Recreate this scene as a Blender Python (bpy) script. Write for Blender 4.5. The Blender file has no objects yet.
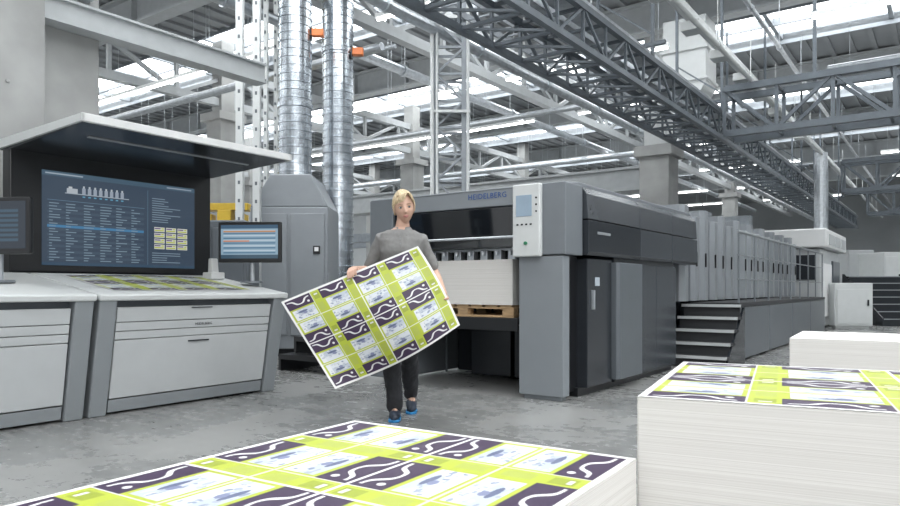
import bpy, math, random
import numpy as np
import bmesh
from mathutils import Vector, Matrix
random.seed(4); np.random.seed(4)
S=bpy.context.scene
try:
    S.view_settings.view_transform='Standard'; S.view_settings.look='None'; S.view_settings.exposure=0.2
except Exception: pass
COL=S.collection
# ---------------- frames
TH=math.atan2(500,695)
FM=Matrix.Translation((1.01,6.05,0))@Matrix.Rotation(-TH,4,'Z')
FW=Matrix.Identity(4)
# ---------------- materials
def mat(name,col,rough=.5,metal=0,var=.06,scale=6,bump=0,emit=0,spec=.5,stretch=None,alpha=1):
    m=bpy.data.materials.new(name); m.use_nodes=True; nt=m.node_tree; p=nt.nodes['Principled BSDF']
    p.inputs['Roughness'].default_value=rough; p.inputs['Metallic'].default_value=metal
    try: p.inputs['Specular IOR Level'].default_value=spec
    except Exception: pass
    tc=nt.nodes.new('ShaderNodeTexCoord'); mp=nt.nodes.new('ShaderNodeMapping')
    if stretch: mp.inputs['Scale'].default_value=stretch
    nt.links.new(tc.outputs['Object'],mp.inputs[0])
    n=nt.nodes.new('ShaderNodeTexNoise'); n.inputs['Scale'].default_value=scale; n.inputs['Detail'].default_value=5
    nt.links.new(mp.outputs[0],n.inputs['Vector'])
    r=nt.nodes.new('ShaderNodeValToRGB'); r.color_ramp.elements[0].position=.3; r.color_ramp.elements[1].position=.7
    r.color_ramp.elements[0].color=[max(0,c*(1-var)) for c in col]+[1]; r.color_ramp.elements[1].color=[min(1,c*(1+var)) for c in col]+[1]
    nt.links.new(n.outputs[0],r.inputs[0]); nt.links.new(r.outputs[0],p.inputs['Base Color'])
    if bump:
        b=nt.nodes.new('ShaderNodeBump'); b.inputs['Strength'].default_value=bump; b.inputs['Distance'].default_value=.02
        nt.links.new(n.outputs[0],b.inputs['Height']); nt.links.new(b.outputs[0],p.inputs['Normal'])
    if emit:
        nt.links.new(r.outputs[0],p.inputs['Emission Color']); p.inputs['Emission Strength'].default_value=emit
    return m
def attr_mat(name,rough=.4,emit=0):
    m=bpy.data.materials.new(name); m.use_nodes=True; nt=m.node_tree; p=nt.nodes['Principled BSDF']
    a=nt.nodes.new('ShaderNodeAttribute'); a.attribute_name='Col'; p.inputs['Roughness'].default_value=rough
    if emit:
        p.inputs['Base Color'].default_value=(.01,.01,.01,1)
        nt.links.new(a.outputs['Color'],p.inputs['Emission Color']); p.inputs['Emission Strength'].default_value=emit
    else: nt.links.new(a.outputs['Color'],p.inputs['Base Color'])
    return m
gray=mat('machine_gray',(.165,.182,.20),.36,.1,.03)
congray=mat('console_frame_gray',(.24,.26,.275),.4,.05,.03)
postg=mat('front_column_gray',(.22,.24,.26),.4,.1,.02)
midgray=mat('mid_gray_panel',(.11,.124,.138),.32,.1,.03)
sidegray=mat('charcoal_side_panel',(.048,.055,.064),.24,.1,.04)
lgray=mat('light_gray_enamel',(.46,.48,.49),.4,0,.03)
guardg=mat('guard_panel_gray',(.25,.27,.29),.35,.1,.03)
dgray=mat('dark_gray_panel',(.026,.030,.036),.2,.1,.05)
black=mat('black_plastic',(.010,.011,.013),.35)
glass=mat('dark_glass',(.008,.010,.013),.05,0,.02,spec=.8)
white=mat('white_enamel',(.74,.75,.75),.4,0,.02)
offw=mat('pale_gray_paint',(.56,.58,.58),.45,0,.03)
beamw=mat('roof_steel_paint',(.40,.42,.43),.5,0,.06)
steel=mat('galvanised_steel',(.50,.53,.56),.3,.7,.15,12)
ductm=mat('spiral_duct_zinc',(.50,.54,.58),.24,.92,.22,7)
strus=mat('grey_painted_steel',(.27,.295,.32),.5,.1,.1)
bstrus=mat('dark_painted_steel',(.12,.14,.16),.45,.2,.1)
dsteel=mat('dark_structural_steel',(.12,.135,.15),.5,.2,.1)
concrete=mat('cast_concrete',(.32,.325,.32),.85,0,.2,1.4,.15)
wood=mat('pallet_wood',(.46,.31,.17),.7,0,.25,5,.2,stretch=(1,8,8))
orange=mat('orange_plastic',(.75,.2,.05),.4)
yellow=mat('yellow_paint',(.55,.37,.03),.4)
bluem=mat('blue_enamel',(.03,.16,.42),.4)
led=mat('tube_light_glow',(1,1,1),.5,0,0,emit=6)
paleglow=mat('pale_line_glow',(.3,.32,.34),.4,0,0,emit=.04)  # pale line colour with a faint glow put in, not a lamp
skyl=mat('skylight_glazing',(.95,.98,1),.5,0,.03,.5,emit=5.6)
rubber=mat('tread_rubber',(.025,.027,.03),.6)
printm=attr_mat('printed_ink',.45)
screenm=attr_mat('screen_pixels',.15,.9)
ceilm=mat('roof_deck',(.27,.285,.295),.7,0,.1,1.2)
wallm=mat('hall_wall_paint',(.38,.40,.41),.7,0,.08,.6)
def paper_mat():
    m=bpy.data.materials.new('paper_edges'); m.use_nodes=True; nt=m.node_tree; p=nt.nodes['Principled BSDF']; p.inputs['Roughness'].default_value=.75
    tc=nt.nodes.new('ShaderNodeTexCoord'); mp=nt.nodes.new('ShaderNodeMapping'); mp.inputs['Scale'].default_value=(.12,.12,420)
    nt.links.new(tc.outputs['Object'],mp.inputs[0]); n=nt.nodes.new('ShaderNodeTexNoise'); n.inputs['Scale'].default_value=1; n.inputs['Detail'].default_value=3; n.inputs['Roughness'].default_value=.6
    nt.links.new(mp.outputs[0],n.inputs['Vector']); r=nt.nodes.new('ShaderNodeValToRGB')
    r.color_ramp.elements[0].position=.3; r.color_ramp.elements[0].color=(.56,.54,.51,1); r.color_ramp.elements[1].position=.6; r.color_ramp.elements[1].color=(.72,.705,.68,1)
    nt.links.new(n.outputs[0],r.inputs[0]); nt.links.new(r.outputs[0],p.inputs['Base Color']); return m
paper=paper_mat()
def floor_mat():
    m=bpy.data.materials.new('polished_concrete_floor'); m.use_nodes=True; nt=m.node_tree; p=nt.nodes['Principled BSDF']
    tc=nt.nodes.new('ShaderNodeTexCoord'); L=nt.links.new
    def noise(sc,de,ro,di,st=None):
        n=nt.nodes.new('ShaderNodeTexNoise'); n.inputs['Scale'].default_value=sc; n.inputs['Detail'].default_value=de; n.inputs['Roughness'].default_value=ro; n.inputs['Distortion'].default_value=di
        if st:
            mp=nt.nodes.new('ShaderNodeMapping'); mp.inputs['Scale'].default_value=st; mp.inputs['Rotation'].default_value=(0,0,.5); L(tc.outputs['Object'],mp.inputs[0]); L(mp.outputs[0],n.inputs['Vector'])
        else: L(tc.outputs['Object'],n.inputs['Vector'])
        return n.outputs[0]
    def mad(a,k,b):
        x=nt.nodes.new('ShaderNodeMath'); x.operation='MULTIPLY_ADD'; L(a,x.inputs[0]); x.inputs[1].default_value=k
        if b is None: x.inputs[2].default_value=0
        else: L(b,x.inputs[2])
        return x.outputs[0]
    s=mad(noise(.9,6,.55,.4),.55,None); s=mad(noise(11,8,.65,.2),.25,s); s=mad(noise(2.0,6,.6,.3,(1,5,1)),.2,s)
    r=nt.nodes.new('ShaderNodeValToRGB'); e=r.color_ramp.elements
    e[0].position=.36; e[0].color=(.135,.138,.138,1); e[1].position=.66; e[1].color=(.30,.303,.297,1)
    L(s,r.inputs[0]); L(r.outputs[0],p.inputs['Base Color'])
    q=nt.nodes.new('ShaderNodeMapRange'); q.inputs[1].default_value=.38; q.inputs[2].default_value=.64; q.inputs[3].default_value=.2; q.inputs[4].default_value=.36
    L(s,q.inputs[0]); L(q.outputs[0],p.inputs['Roughness'])
    return m
floorm=floor_mat()
# ---------------- builder
class B:
    def __init__(s): s.v=[]; s.f=[]; s.fm=[]; s.m=0
    def add(s,vs,fs):
        o=len(s.v); s.v+= [tuple(v) for v in vs]
        for f in fs: s.f.append([i+o for i in f]); s.fm.append(s.m)
        return s
    def hexa(s,p):
        return s.add(p,[(0,3,2,1),(4,5,6,7),(0,1,5,4),(1,2,6,5),(2,3,7,6),(3,0,4,7)])
    def box(s,x0,x1,y0,y1,z0,z1):
        return s.hexa([(x0,y0,z0),(x1,y0,z0),(x1,y1,z0),(x0,y1,z0),(x0,y0,z1),(x1,y0,z1),(x1,y1,z1),(x0,y1,z1)])
    def cyl(s,p,q,r,seg=16,r2=None,cap=True):
        p=Vector(p);q=Vector(q); r2=r if r2 is None else r2; d=(q-p).normalized()
        ref=Vector((0,0,1)) if abs(d.z)<.9 else Vector((1,0,0)); u=d.cross(ref).normalized(); w=d.cross(u)
        vs=[]
        for c,rr in ((p,r),(q,r2)):
            for i in range(seg):
                t=2*math.pi*(i+.5)/seg; vs.append(c+u*math.cos(t)*rr+w*math.sin(t)*rr)
        fs=[(i,i+seg,(i+1)%seg+seg,(i+1)%seg) for i in range(seg)]
        if cap: fs+= [tuple(range(seg)),tuple(range(2*seg-1,seg-1,-1))]
        return s.add(vs,fs)
    def bar(s,p,q,w): return s.cyl(p,q,w*.707,4)
    def prism(s,prof,lo,hi,axis='y'):
        def P(a,b,t): return {'y':(a,t,b),'x':(t,a,b),'z':(a,b,t)}[axis]
        n=len(prof); vs=[P(a,b,lo) for a,b in prof]+[P(a,b,hi) for a,b in prof]
        fs=[(i,(i+1)%n,(i+1)%n+n,i+n) for i in range(n)]+[tuple(range(n-1,-1,-1)),tuple(range(n,2*n))]
        return s.add(vs,fs)
    def rings(s,R,cap=True):
        n=len(R[0]); vs=[p for r in R for p in r]; fs=[]
        for k in range(len(R)-1):
            for i in range(n): fs.append((k*n+i,k*n+(i+1)%n,(k+1)*n+(i+1)%n,(k+1)*n+i))
        if cap: fs+= [tuple(range(n-1,-1,-1)),tuple(range((len(R)-1)*n,len(R)*n))]
        return s.add(vs,fs)
    def ell(s,c,r,nu=20,nv=12,fn=None):
        vs=[];fs=[]
        for j in range(nv+1):
            ph=math.pi*j/nv
            for i in range(nu):
                t=2*math.pi*i/nu; d=Vector((math.sin(ph)*math.cos(t),math.sin(ph)*math.sin(t),math.cos(ph)))
                p=Vector((c[0]+d.x*r[0],c[1]+d.y*r[1],c[2]+d.z*r[2])); vs.append(fn(d,p) if fn else p)
        for j in range(nv):
            for i in range(nu): fs.append((j*nu+i,(j+1)*nu+i,(j+1)*nu+(i+1)%nu,j*nu+(i+1)%nu))
        return s.add(vs,fs)
    def limb(s,pts,rad,seg=14,ref=Vector((0.13,1,0.07)),flat=None):
        pts=[Vector(p) for p in pts]; n=len(pts); R=[]
        for i in range(n):
            t=(pts[min(n-1,i+1)]-pts[max(0,i-1)]).normalized(); u=t.cross(ref).normalized(); w=t.cross(u)
            fl=flat[i] if flat else 1
            rg=lambda c,k:[c+u*math.cos(2*math.pi*j/seg)*rad[i]*k+w*math.sin(2*math.pi*j/seg)*rad[i]*k*fl for j in range(seg)]
            if i==0: R+= [rg(pts[0]-t*rad[0]*.8,.35),rg(pts[0]-t*rad[0]*.4,.85)]
            R.append(rg(pts[i],1))
            if i==n-1: R+= [rg(pts[i]+t*rad[i]*.4*(fl if fl<1 else 1),.85),rg(pts[i]+t*rad[i]*.8*(fl if fl<1 else 1),.35)]
        return s.rings(R)
def mk(name,b,mats,origin=(0,0,0),bevel=0,smooth=False,mods=None):
    me=bpy.data.meshes.new(name); o=Vector(origin)
    me.from_pydata([tuple(Vector(v)-o) for v in b.v],[],b.f)
    if not isinstance(mats,(list,tuple)): mats=[mats]
    for m in mats: me.materials.append(m)
    me.polygons.foreach_set('material_index',b.fm)
    bm=bmesh.new(); bm.from_mesh(me); bmesh.ops.recalc_face_normals(bm,faces=bm.faces); bm.to_mesh(me); bm.free()
    if smooth: me.polygons.foreach_set('use_smooth',[True]*len(me.polygons))
    me.update(); ob=bpy.data.objects.new(name,me); COL.objects.link(ob)
    if bevel:
        md=ob.modifiers.new('bevel','BEVEL'); md.width=bevel; md.segments=2; md.limit_method='ANGLE'
    return ob
class Thing:
    def __init__(s,name,label,cat,frame=FM,origin=(0,0,0),group=None):
        s.o=Vector(origin); e=bpy.data.objects.new(name,None); COL.objects.link(e); e.empty_display_size=.1
        e.matrix_world=frame@Matrix.Translation(s.o); e['label']=label; e['category']=cat
        if group: e['group']=group
        s.e=e
    def part(s,name,b,mats,bevel=0,smooth=False,parent=None,label=None):
        ob=mk(name,b,mats,s.o,bevel,smooth); ob.parent=parent or s.e
        if label: ob['label']=label
        return ob
def solo(name,label,cat,b,mats,frame=FM,origin=(0,0,0),bevel=0,smooth=False,group=None):
    ob=mk(name,b,mats,origin,bevel,smooth); ob.matrix_world=frame@Matrix.Translation(Vector(origin))
    ob['label']=label; ob['category']=cat
    if group: ob['group']=group
    return ob
def struct(name,b,mats,frame=FM,bevel=0):
    ob=mk(name,b,mats,(0,0,0),bevel); ob.matrix_world=frame.copy(); ob['kind']='structure'; ob['label']=name.replace('_',' ')+' of the industrial printing hall'; return ob
def copytree(root,mw):
    def rec(o,par):
        c=o.copy(); COL.objects.link(c)
        if par is not None:
            c.parent=par; c.matrix_parent_inverse=o.matrix_parent_inverse.copy(); c.matrix_basis=o.matrix_basis.copy()
        for k in list(o.children): rec(k,c)
        return c
    kids=list(root.children); c=root.copy(); COL.objects.link(c); c.matrix_world=mw
    for k in kids: rec(k,c)
    return c
def grid_obj(name,surf,img,m,parent=None,origin=(0,0,0)):
    ny,nx=img.shape[0],img.shape[1]
    vs=[]; ox,oy,oz=origin
    for j in range(ny):
        for i in range(nx):
            p=surf(i/(nx-1),j/(ny-1)); vs.append((p[0]-ox,p[1]-oy,p[2]-oz))
    idx=np.arange(nx*ny).reshape(ny,nx)
    fs=np.stack([idx[:-1,:-1],idx[:-1,1:],idx[1:,1:],idx[1:,:-1]],-1).reshape(-1,4).tolist()
    me=bpy.data.meshes.new(name); me.from_pydata(vs,[],fs); me.materials.append(m)
    at=me.color_attributes.new('Col','FLOAT_COLOR','POINT'); c=np.ones((ny*nx,4),np.float32); c[:,:3]=img.reshape(-1,3); at.data.foreach_set('color',c.ravel())
    me.polygons.foreach_set('use_smooth',[True]*len(me.polygons)); me.update()
    ob=bpy.data.objects.new(name,me); COL.objects.link(ob)
    if parent: ob.parent=parent
    return ob
def text_part(txt,size,parent,loc,rot,m,name='lettering',ext=.001,sp=1.0):
    c=bpy.data.curves.new(name,'FONT'); c.body=txt; c.size=size; c.extrude=ext; c.resolution_u=2; c.space_character=sp
    t=bpy.data.objects.new(name+'_tmp',c); COL.objects.link(t)
    bpy.context.view_layer.update()
    me=bpy.data.meshes.new_from_object(t.evaluated_get(bpy.context.evaluated_depsgraph_get()))
    bpy.data.objects.remove(t); me.materials.clear(); me.materials.append(m)
    ob=bpy.data.objects.new(name,me); COL.objects.link(ob); ob.parent=parent; ob.location=loc; ob.rotation_euler=rot; return ob
# ---------------- artwork images
def make_print(nx=540,ny=386):
    nx*=2; ny*=2
    rng=np.random.RandomState(2); W=np.array
    YG=W((.36,.42,.035)); YD=W((.25,.30,.025)); PU=W((.030,.013,.045)); WH=W((.62,.62,.62))
    v,u=np.mgrid[0:ny,0:nx]; u=u/(nx-1.); v=v/(ny-1.)
    a=np.empty((ny,nx,3)); a[:]=YG
    rows=4; cols=4
    vv_=(v-.02)/.96; uu_=(u-.015)/.97
    R=np.floor(vv_*rows); fv=vv_*rows-R; odd=(R%2==1); fv=np.where(odd,1-fv,fv)
    U=uu_*cols; C=np.floor(U); fu=U-C
    # purple solid block with narrow white curve
    pb=(fv<.44)&(fu<.74); a[pb]=PU
    s=lambda x,c,k:1/(1+np.exp(-(x-c)*k))
    cy=.10+.20*s(fu,.24,30)-.20*s(fu,.52,30); g_=s(fu,.24,30)*(1-s(fu,.24,30)); h_=s(fu,.52,30)*(1-s(fu,.52,30)); sl=.20*30*np.abs(g_-h_)
    th=.020*np.sqrt(1+(sl*1.5)**2)
    a[pb&(np.abs(fv-cy)<th)&(fu>.04)&(fu<.68)]=WH
    a[pb&(((fu-.62)/.035)**2+((fv-.30)/.045)**2<1)]=WH
    # lime block right, with darker inset
    a[(fu>.80)&(fu<.96)&(fv>.08)&(fv<.36)]=YD
    a[(fu>.83)&(fu<.93)&(fv>.12)&(fv<.18)]=WH*.9
    # photo panel
    ph=(fu>.06)&(fu<.70)&(fv>.50)&(fv<.94); a[ph]=W((.40,.44,.51)); a[ph&(fv>.74)]=W((.54,.57,.61)); a[ph&(fu<.18)]=W((.60,.61,.63))
    for r in range(4):
        for c in range(4):
            sel=ph&(R==r)&(C==c)
            for k in range(40):
                uu=.08+.6*rng.rand(); vv=.53+.38*rng.rand(); du=.01+.045*rng.rand(); dv=.01+.03*rng.rand(); q=rng.rand()
                a[sel&(((fu-uu)/du)**2+((fv-vv)/dv)**2<1)]=W((.18+.40*q,.22+.38*q,.31+.31*q))
            x0=.33+.12*rng.rand()
            a[sel&(((fu-x0)/.14)**2+((fv-.62)/.045)**2<1)]=(.09,.11,.19); a[sel&(((fu-x0-.05)/.06)**2+((fv-.70)/.05)**2<1)]=(.17,.19,.30)
    a[(fu>.74)&(fu<.755)]=WH*.9
    a[(fu>.80)&(fu<.96)&(fv>.54)&(fv<.9)]=W((.33,.38,.06))
    e=(v<.02)|(v>.98)|(u<.015)|(u>.985); a[e]=W((.66,.66,.65))
    a[(np.abs(fv-.995)<.012)&(~e)]=W((.60,.61,.52)); a[(np.abs(v-.5)<.005)]=W((.66,.66,.65)); a[(np.abs(u-.5)<.004)]=W((.66,.66,.65))
    return a.reshape(ny//2,2,nx//2,2,3).mean((1,3))
PRINT=make_print()
def make_screen():
    a=np.ones((220,380,3))*np.array([.035,.055,.085]); rng=np.random.RandomState(5)
    def R(x0,x1,y0,y1,c): a[int(y0):int(y1),int(x0):int(x1)]=c
    R(0,380,208,220,(.05,.09,.13)); R(8,90,212,215,(.3,.36,.42)); R(300,370,212,215,(.25,.3,.36))
    R(50,200,170,172,(.3,.35,.4))
    for k in range(8): R(88+k*13,96+k*13,172,186,(.26,.30,.36)); R(90+k*13,94+k*13,186,191,(.4,.44,.48)); R(89+k*13,95+k*13,164,167,(.1,.28,.42))
    R(54,78,172,183,(.36,.4,.44)); R(58,66,183,187,(.45,.48,.5))
    R(12,240,152,153,(.12,.2,.28))
    for k in range(21):
        y=12+k*6.6
        if k==12: R(12,238,y-2,y+4,(.05,.17,.32))
        elif k%2: R(12,238,y-2,y+4,(.045,.07,.105))
        for x in (16,52,92,130,168,206): R(x,x+6+rng.rand()*22,y,y+2,(.17,.24,.30))
    R(248,249,8,200,(.1,.17,.24))
    for i in range(3):
        for j in range(4):
            x=266+i*32; y=50+j*15
            R(x,x+28,y,y+12,(.55,.56,.54)); R(x+1,x+26,y+2,y+5,(.36,.42,.03)); R(x+1,x+17,y+7,y+10,(.1,.06,.16)); R(x+19,x+26,y+7,y+10,(.36,.42,.03))
    for k in range(11): R(260,290+rng.rand()*60,120+k*6,122+k*6,(.17,.23,.29))
    for k in range(5): R(260,290+rng.rand()*60,14+k*6,16+k*6,(.17,.23,.29))
    R(0,380,0,8,(.03,.06,.1)); return a
def rect(a,x0,x1,y0,y1,c): a[max(0,int(y0)):int(y1),max(0,int(x0)):int(x1)]=c
def make_screen2():
    a=np.ones((50,80,3))*np.array([.22,.33,.42]); rect(a,0,80,44,50,(.03,.08,.14)); rect(a,0,80,0,6,(.04,.08,.12))
    for k in range(10): rect(a,4,76,8+k*3.6,10+k*3.6,(.4,.5,.58) if k%2 else (.08,.17,.26))
    rect(a,4,76,39,41,(.45,.2,.07)); rect(a,4,40,25,27,(.5,.2,.1)); return a
def make_screen3():
    a=np.ones((50,70,3))*np.array([.02,.03,.045]); 
    for k in range(7): rect(a,5,30+5*(k%3),8+k*5,9.5+k*5,(.10,.15,.19)); rect(a,42,62,8+k*5,11+k*5,(.04,.08,.12))
    return a
# ================= STRUCTURE
struct('floor',B().box(-31,30,-9,52,-.1,0),floorm)
strips=[-7,-.3,6.7,13.5,20.3,27.1,33.9,40.7]; HW=1.2; ZC=7.6
cb=B(); last=-9
for s in strips: cb.box(-31,30,last,s-HW,ZC,ZC+.15); last=s+HW
cb.box(-31,30,last,52,ZC,ZC+.15)
cl=struct('ceiling',cb,ceilm)
for i,s in enumerate(strips):
    struct('window_%d'%(i+1),B().box(-31,30,s-HW,s+HW,ZC+.2,ZC+.24),skyl)
    b=B(); 
    for k in range(25): b.box(-31+k*2.5,-30.9+k*2.5,s-HW,s+HW,ZC+.02,ZC+.2)
    b.box(-31,30,s-HW-.06,s-HW,ZC-.1,ZC+.3); b.box(-31,30,s+HW,s+HW+.06,ZC-.1,ZC+.3); b.box(-31,30,s-.03,s+.03,ZC,ZC+.2)
    struct('trim_%d'%(i+1),b,strus)
struct('wall_left',B().box(-31.2,-31,-9,52,0,ZC+.3),wallm)
struct('wall_back',B().box(-31,30,52,52.2,0,ZC+.3),wallm)
struct('wall_right',B().box(30,30.2,-9,52,0,ZC+.3),wallm)
b=B()
for k in range(120):
    x=-30.5+k*.5
    if -30<x<22: 
        last=-9
        for s in strips: 
            if s>2: b.box(x,x+.12,last+ .0,s-HW-.1,ZC-.07,ZC)
            last=s+HW+.1
struct('trim_20',b,ceilm)
for bb in (3.0,10.1,16.9,23.7,30.5,37.3):
    b=B(); b.box(-31,30,bb-.16,bb+.16,ZC-.78,ZC-.72); b.box(-31,30,bb-.02,bb+.02,ZC-.72,ZC-.06); b.box(-31,30,bb-.16,bb+.16,ZC-.12,ZC-.07)
    for k in range(30): b.box(-30+k*2,-29.97+k*2,bb-.15,bb+.15,ZC-.72,ZC-.12)
    solo('roof_beam','grey steel roof beam with stiffeners under the deck','roof beam',b,beamw,origin=(0,bb,ZC-.8),group='steel roof beams')
def lattice(b,fix,lo,hi,z0,z1,axis='b',w=.1,step=1.2,th=.06):
    n=max(1,int(round((hi-lo)/step))); st=(hi-lo)/n
    P=(lambda t,z:(fix,t,z)) if axis=='b' else (lambda t,z:(t,fix,z))
    b.bar(P(lo,z0),P(hi,z0),w); b.bar(P(lo,z1),P(hi,z1),w)
    for i in range(n):
        t=lo+i*st; b.bar(P(t,z0),P(t,z1),th)
        if i%2: b.bar(P(t,z0),P(t+st,z1),th)
        else: b.bar(P(t,z1),P(t+st,z0),th)
for aa in (-22,-13,-6,5.5):
    b=B(); lattice(b,aa,-4,46,ZC-1.7,ZC-.85,w=.2,step=1.7,th=.09)
    solo('roof_girder','grey lattice girder running the length of the hall','roof girder',b,beamw,origin=(aa,20,ZC-1.8),group='lattice girders under the roof')
b=B(); b.box(-.9,.9,-.05,.05,0,.07); lt=Thing('tube_light','slim white fluorescent tube luminaire hung below the roof','lamp',FM,(0,0,0),'tube lights below the roof')
lt.part('lamp_housing',b,white); b=B(); b.cyl((-.88,0,-.02),(.88,0,-.02),.03,8); lt.part('lamp_tube',b,led)
for sx in (-.7,.7): b=B(); b.bar((sx,0,.07),(sx,0,ZC-5.65-.07),.008); lt.part('suspension_wire',b,steel)
pos=[]
for bb in (-1.5,3.5,7.8,11.5,17.5,22.5,28.5,34):
    for aa in (-24.2,-19.8,-17,-13.9,-10.4,-8.4,-3.5,2.6,7.5,12): 
        if aa==-8.4: aa=-8.55 if False else -8.45
        pos.append((aa,bb))
base=True
for (aa,bb) in pos:
    for dx in (-.92,.92):
        mw=FM@Matrix.Translation((aa+dx,bb,5.65))
        if base: lt.e.matrix_world=mw; base=False
        else: copytree(lt.e,mw)
b=B(); b.box(-5.2,-4.6,-5.5,-1.69,0,ZC-.1)
solo('concrete_pier','raw grey cast concrete pier behind the control console','concrete pier',b,concrete,origin=(-4.9,-3.5,0),bevel=.02)
b=B(); b.box(-4.58,-4.3,-5.5,-2.37,0,ZC-.1)
for zz in (2.9,4.3): 
    for yy in (-2.7,-3.3): b.cyl((-4.3,yy,zz),(-4.285,yy,zz),.02,8)
solo('concrete_column','smooth grey concrete column with formwork holes beside pier','concrete column',b,concrete,origin=(-4.45,-3.9,0),bevel=.02)
b=B(); b.box(-4.57,-4.42,-2.35,.35,3.64,3.84); b.box(-4.59,-4.38,-2.35,.35,3.84,3.865); b.box(-4.59,-4.38,-2.35,.35,3.615,3.64)
solo('support_beam','pale steel beam fixed to the concrete pier','beam',b,beamw,origin=(-4.5,-1,3.6))
b=B(); b.cyl((-4.59,-1.86,4.05),(-4.38,-1.86,4.05),.09,24); b.m=1; b.cyl((-4.38,-1.86,4.05),(-4.36,-1.86,4.05),.075,24)
solo('wall_fixture','round grey fixture mounted on the concrete pier','fixture',b,[steel,dgray],origin=(-4.5,-1.86,4.05))
for (aa,bb) in ((-13,6),(-13,14),(-13,22),(-13,30),(-22,6),(-22,14),(-22,22),(5.5,24),(5.5,33),(12,24),(12,33),(-6,20),(-6,30)):
    b=B(); b.box(aa-.3,aa+.3,bb-.3,bb+.3,0,5.4); b.box(aa-.2,aa+.2,bb-.2,bb+.2,5.6,ZC-.1)
    b.box(aa-.42,aa+.42,bb-.42,bb+.42,5.4,5.6)
    solo('concrete_column','square concrete hall column carrying the roof girder','concrete column',b,concrete,origin=(aa,bb,0),group='hall columns')
b=B(); b.box(-3.2,-2.5,10.3,11,0,4.3); b.box(-3.3,-2.4,10.2,11.1,4.05,4.3); b.m=1; b.box(-3.12,-2.58,10.4,10.94,4.3,ZC-.02)
solo('concrete_column','stout concrete column with pale upper section behind press','concrete column',b,[concrete,offw],origin=(-2.85,10.6,0),bevel=.015)
# ================= CONSOLE
def fa(z): return -2.66+(z-.05)/.88*.16
def slab(b,b0,b1,z0,z1,o0,o1):
    b.hexa([(fa(z0)+o0,b0,z0),(fa(z0)+o1,b0,z0),(fa(z0)+o1,b1,z0),(fa(z0)+o0,b1,z0),(fa(z1)+o0,b0,z1),(fa(z1)+o1,b0,z1),(fa(z1)+o1,b1,z1),(fa(z1)+o0,b1,z1)])
def console(th,b0,b1):
    b=B(); b.prism([(fa(.1)-.05,.1),(fa(.9)-.05,.9),(-3.62,1.06),(-3.8,1.06),(-3.8,.1)],b0+.06,b1-.06); b.prism([(fa(.0)-.12,.0),(fa(.1)-.1,.1),(-3.78,.1),(-3.78,0)],b0+.05,b1-.05)
    th.part('body',b,midgray,.01)
    for (q0,q1) in ((b0,b0+.14),(b1-.14,b1)):
        b=B(); b.prism([(fa(0)+.03,0),(fa(.93)+.04,.93),(-3.62,1.1),(-3.81,1.1),(-3.81,0)],q0,q1); th.part('side_frame',b,congray,.012)
    c0=b0+.155; c1=b1-.155
    zs=[(.735,.85),(.664,.729),(.597,.658)]
    for z0,z1 in zs:
        b=B(); slab(b,c0,c1,z0,z1,-.05,.015); d=th.part('drawer',b,lgray,.004)
        if z1<.8: continue
        b=B(); slab(b,(c0+c1)/2-.1,(c0+c1)/2+.1,z1-.018,z1-.01,.012,.026); th.part('handle',b,dgray,.002,parent=d)
    b=B(); slab(b,c0,c1,.13,.591,-.05,.015); d=th.part('door',b,lgray,.005)
    b=B(); slab(b,(c0+c1)/2-.1,(c0+c1)/2+.1,.545,.557,.012,.028); th.part('handle',b,dgray,.002,parent=d)
    b=B(); slab(b,c0,c1,.02,.12,-.05,.01); th.part('plinth',b,congray,.004)
    b=B(); b.prism([(fa(.93)+.05,.9),(fa(.93)+.06,.95),(-3.6,1.13),(-3.6,1.08)],b0-.01,b1+.01); th.part('desk_top',b,offw,.012,label='pale sloping viewing desk')
con=Thing('control_console','grey press control console with sloping desk, drawers and large screen','control desk',FM,(-3.2,-1.9,0))
console(con,-2.8,-1.0)
b=B(); b.box(-3.82,-3.68,-2.93,-.98,1.135,2.19); con.part('screen_panel',b,black,.012)
b=B(); b.box(-3.95,-3.82,-2.6,-1.3,0.0,2.1); con.part('support_post',b,gray,.01)
scr=grid_obj('display_screen',lambda u,v:(-3.674,-2.68+1.5*u,1.2+.83*v),make_screen(),screenm,con.e,con.o)
b=B(); b.prism([(-2.47,2.222),(-2.47,2.255),(-3.86,2.225),(-3.86,2.175),(-3.65,2.165)],-2.93,-.98); hood=con.part('hood',b,dgray,.004,label='dark underside of the thin canopy')
b=B(); b.prism([(-2.43,2.225),(-2.43,2.285),(-3.88,2.26),(-3.88,2.225),(-2.475,2.256),(-2.475,2.225)],-2.95,-.96); con.part('hood_rim',b,white,.004,parent=hood,label='white canopy top and front edge')
for q in (-2.955,-.98):
    b=B(); b.prism([(-2.43,2.225),(-2.43,2.283),(-3.88,2.258),(-3.88,2.18)],q,q+.025); con.part('hood_end_cap',b,offw,.003,parent=hood)
b=B(); b.box(-2.86,-2.83,-2.7,-1.15,2.196,2.206); con.part('pale_line',b,paleglow,parent=hood)  # thin lighter line under the canopy, glow painted in, no lamp here
text_part('HEIDELBERG',.03,con.e,Vector((fa(.7)+.017,-1.95,.685))-con.o,(math.radians(85),0,math.radians(90)),dgray)
con2=Thing('control_console','low grey console cabinet with drawers beside the large screen console','control desk',FM,(-3.2,-3.8,0))
console(con2,-4.7,-2.84)
def desk_z(a): 
    a0=fa(.93)+.06; return .952+(a-a0)/(-3.6-a0)*(1.13-.95)
sh=grid_obj('printed_sheet',lambda u,v:(-2.62-.82*v,-2.62+1.35*u,desk_z(-2.62-.82*v)+.004+.012*math.sin(3.1*u)*(v)),PRINT[::2,::2].copy(),printm)
sh.matrix_world=FM.copy(); sh['label']='printed proof sheet in lime and purple lying on desk'; sh['category']='printed sheet'
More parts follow.
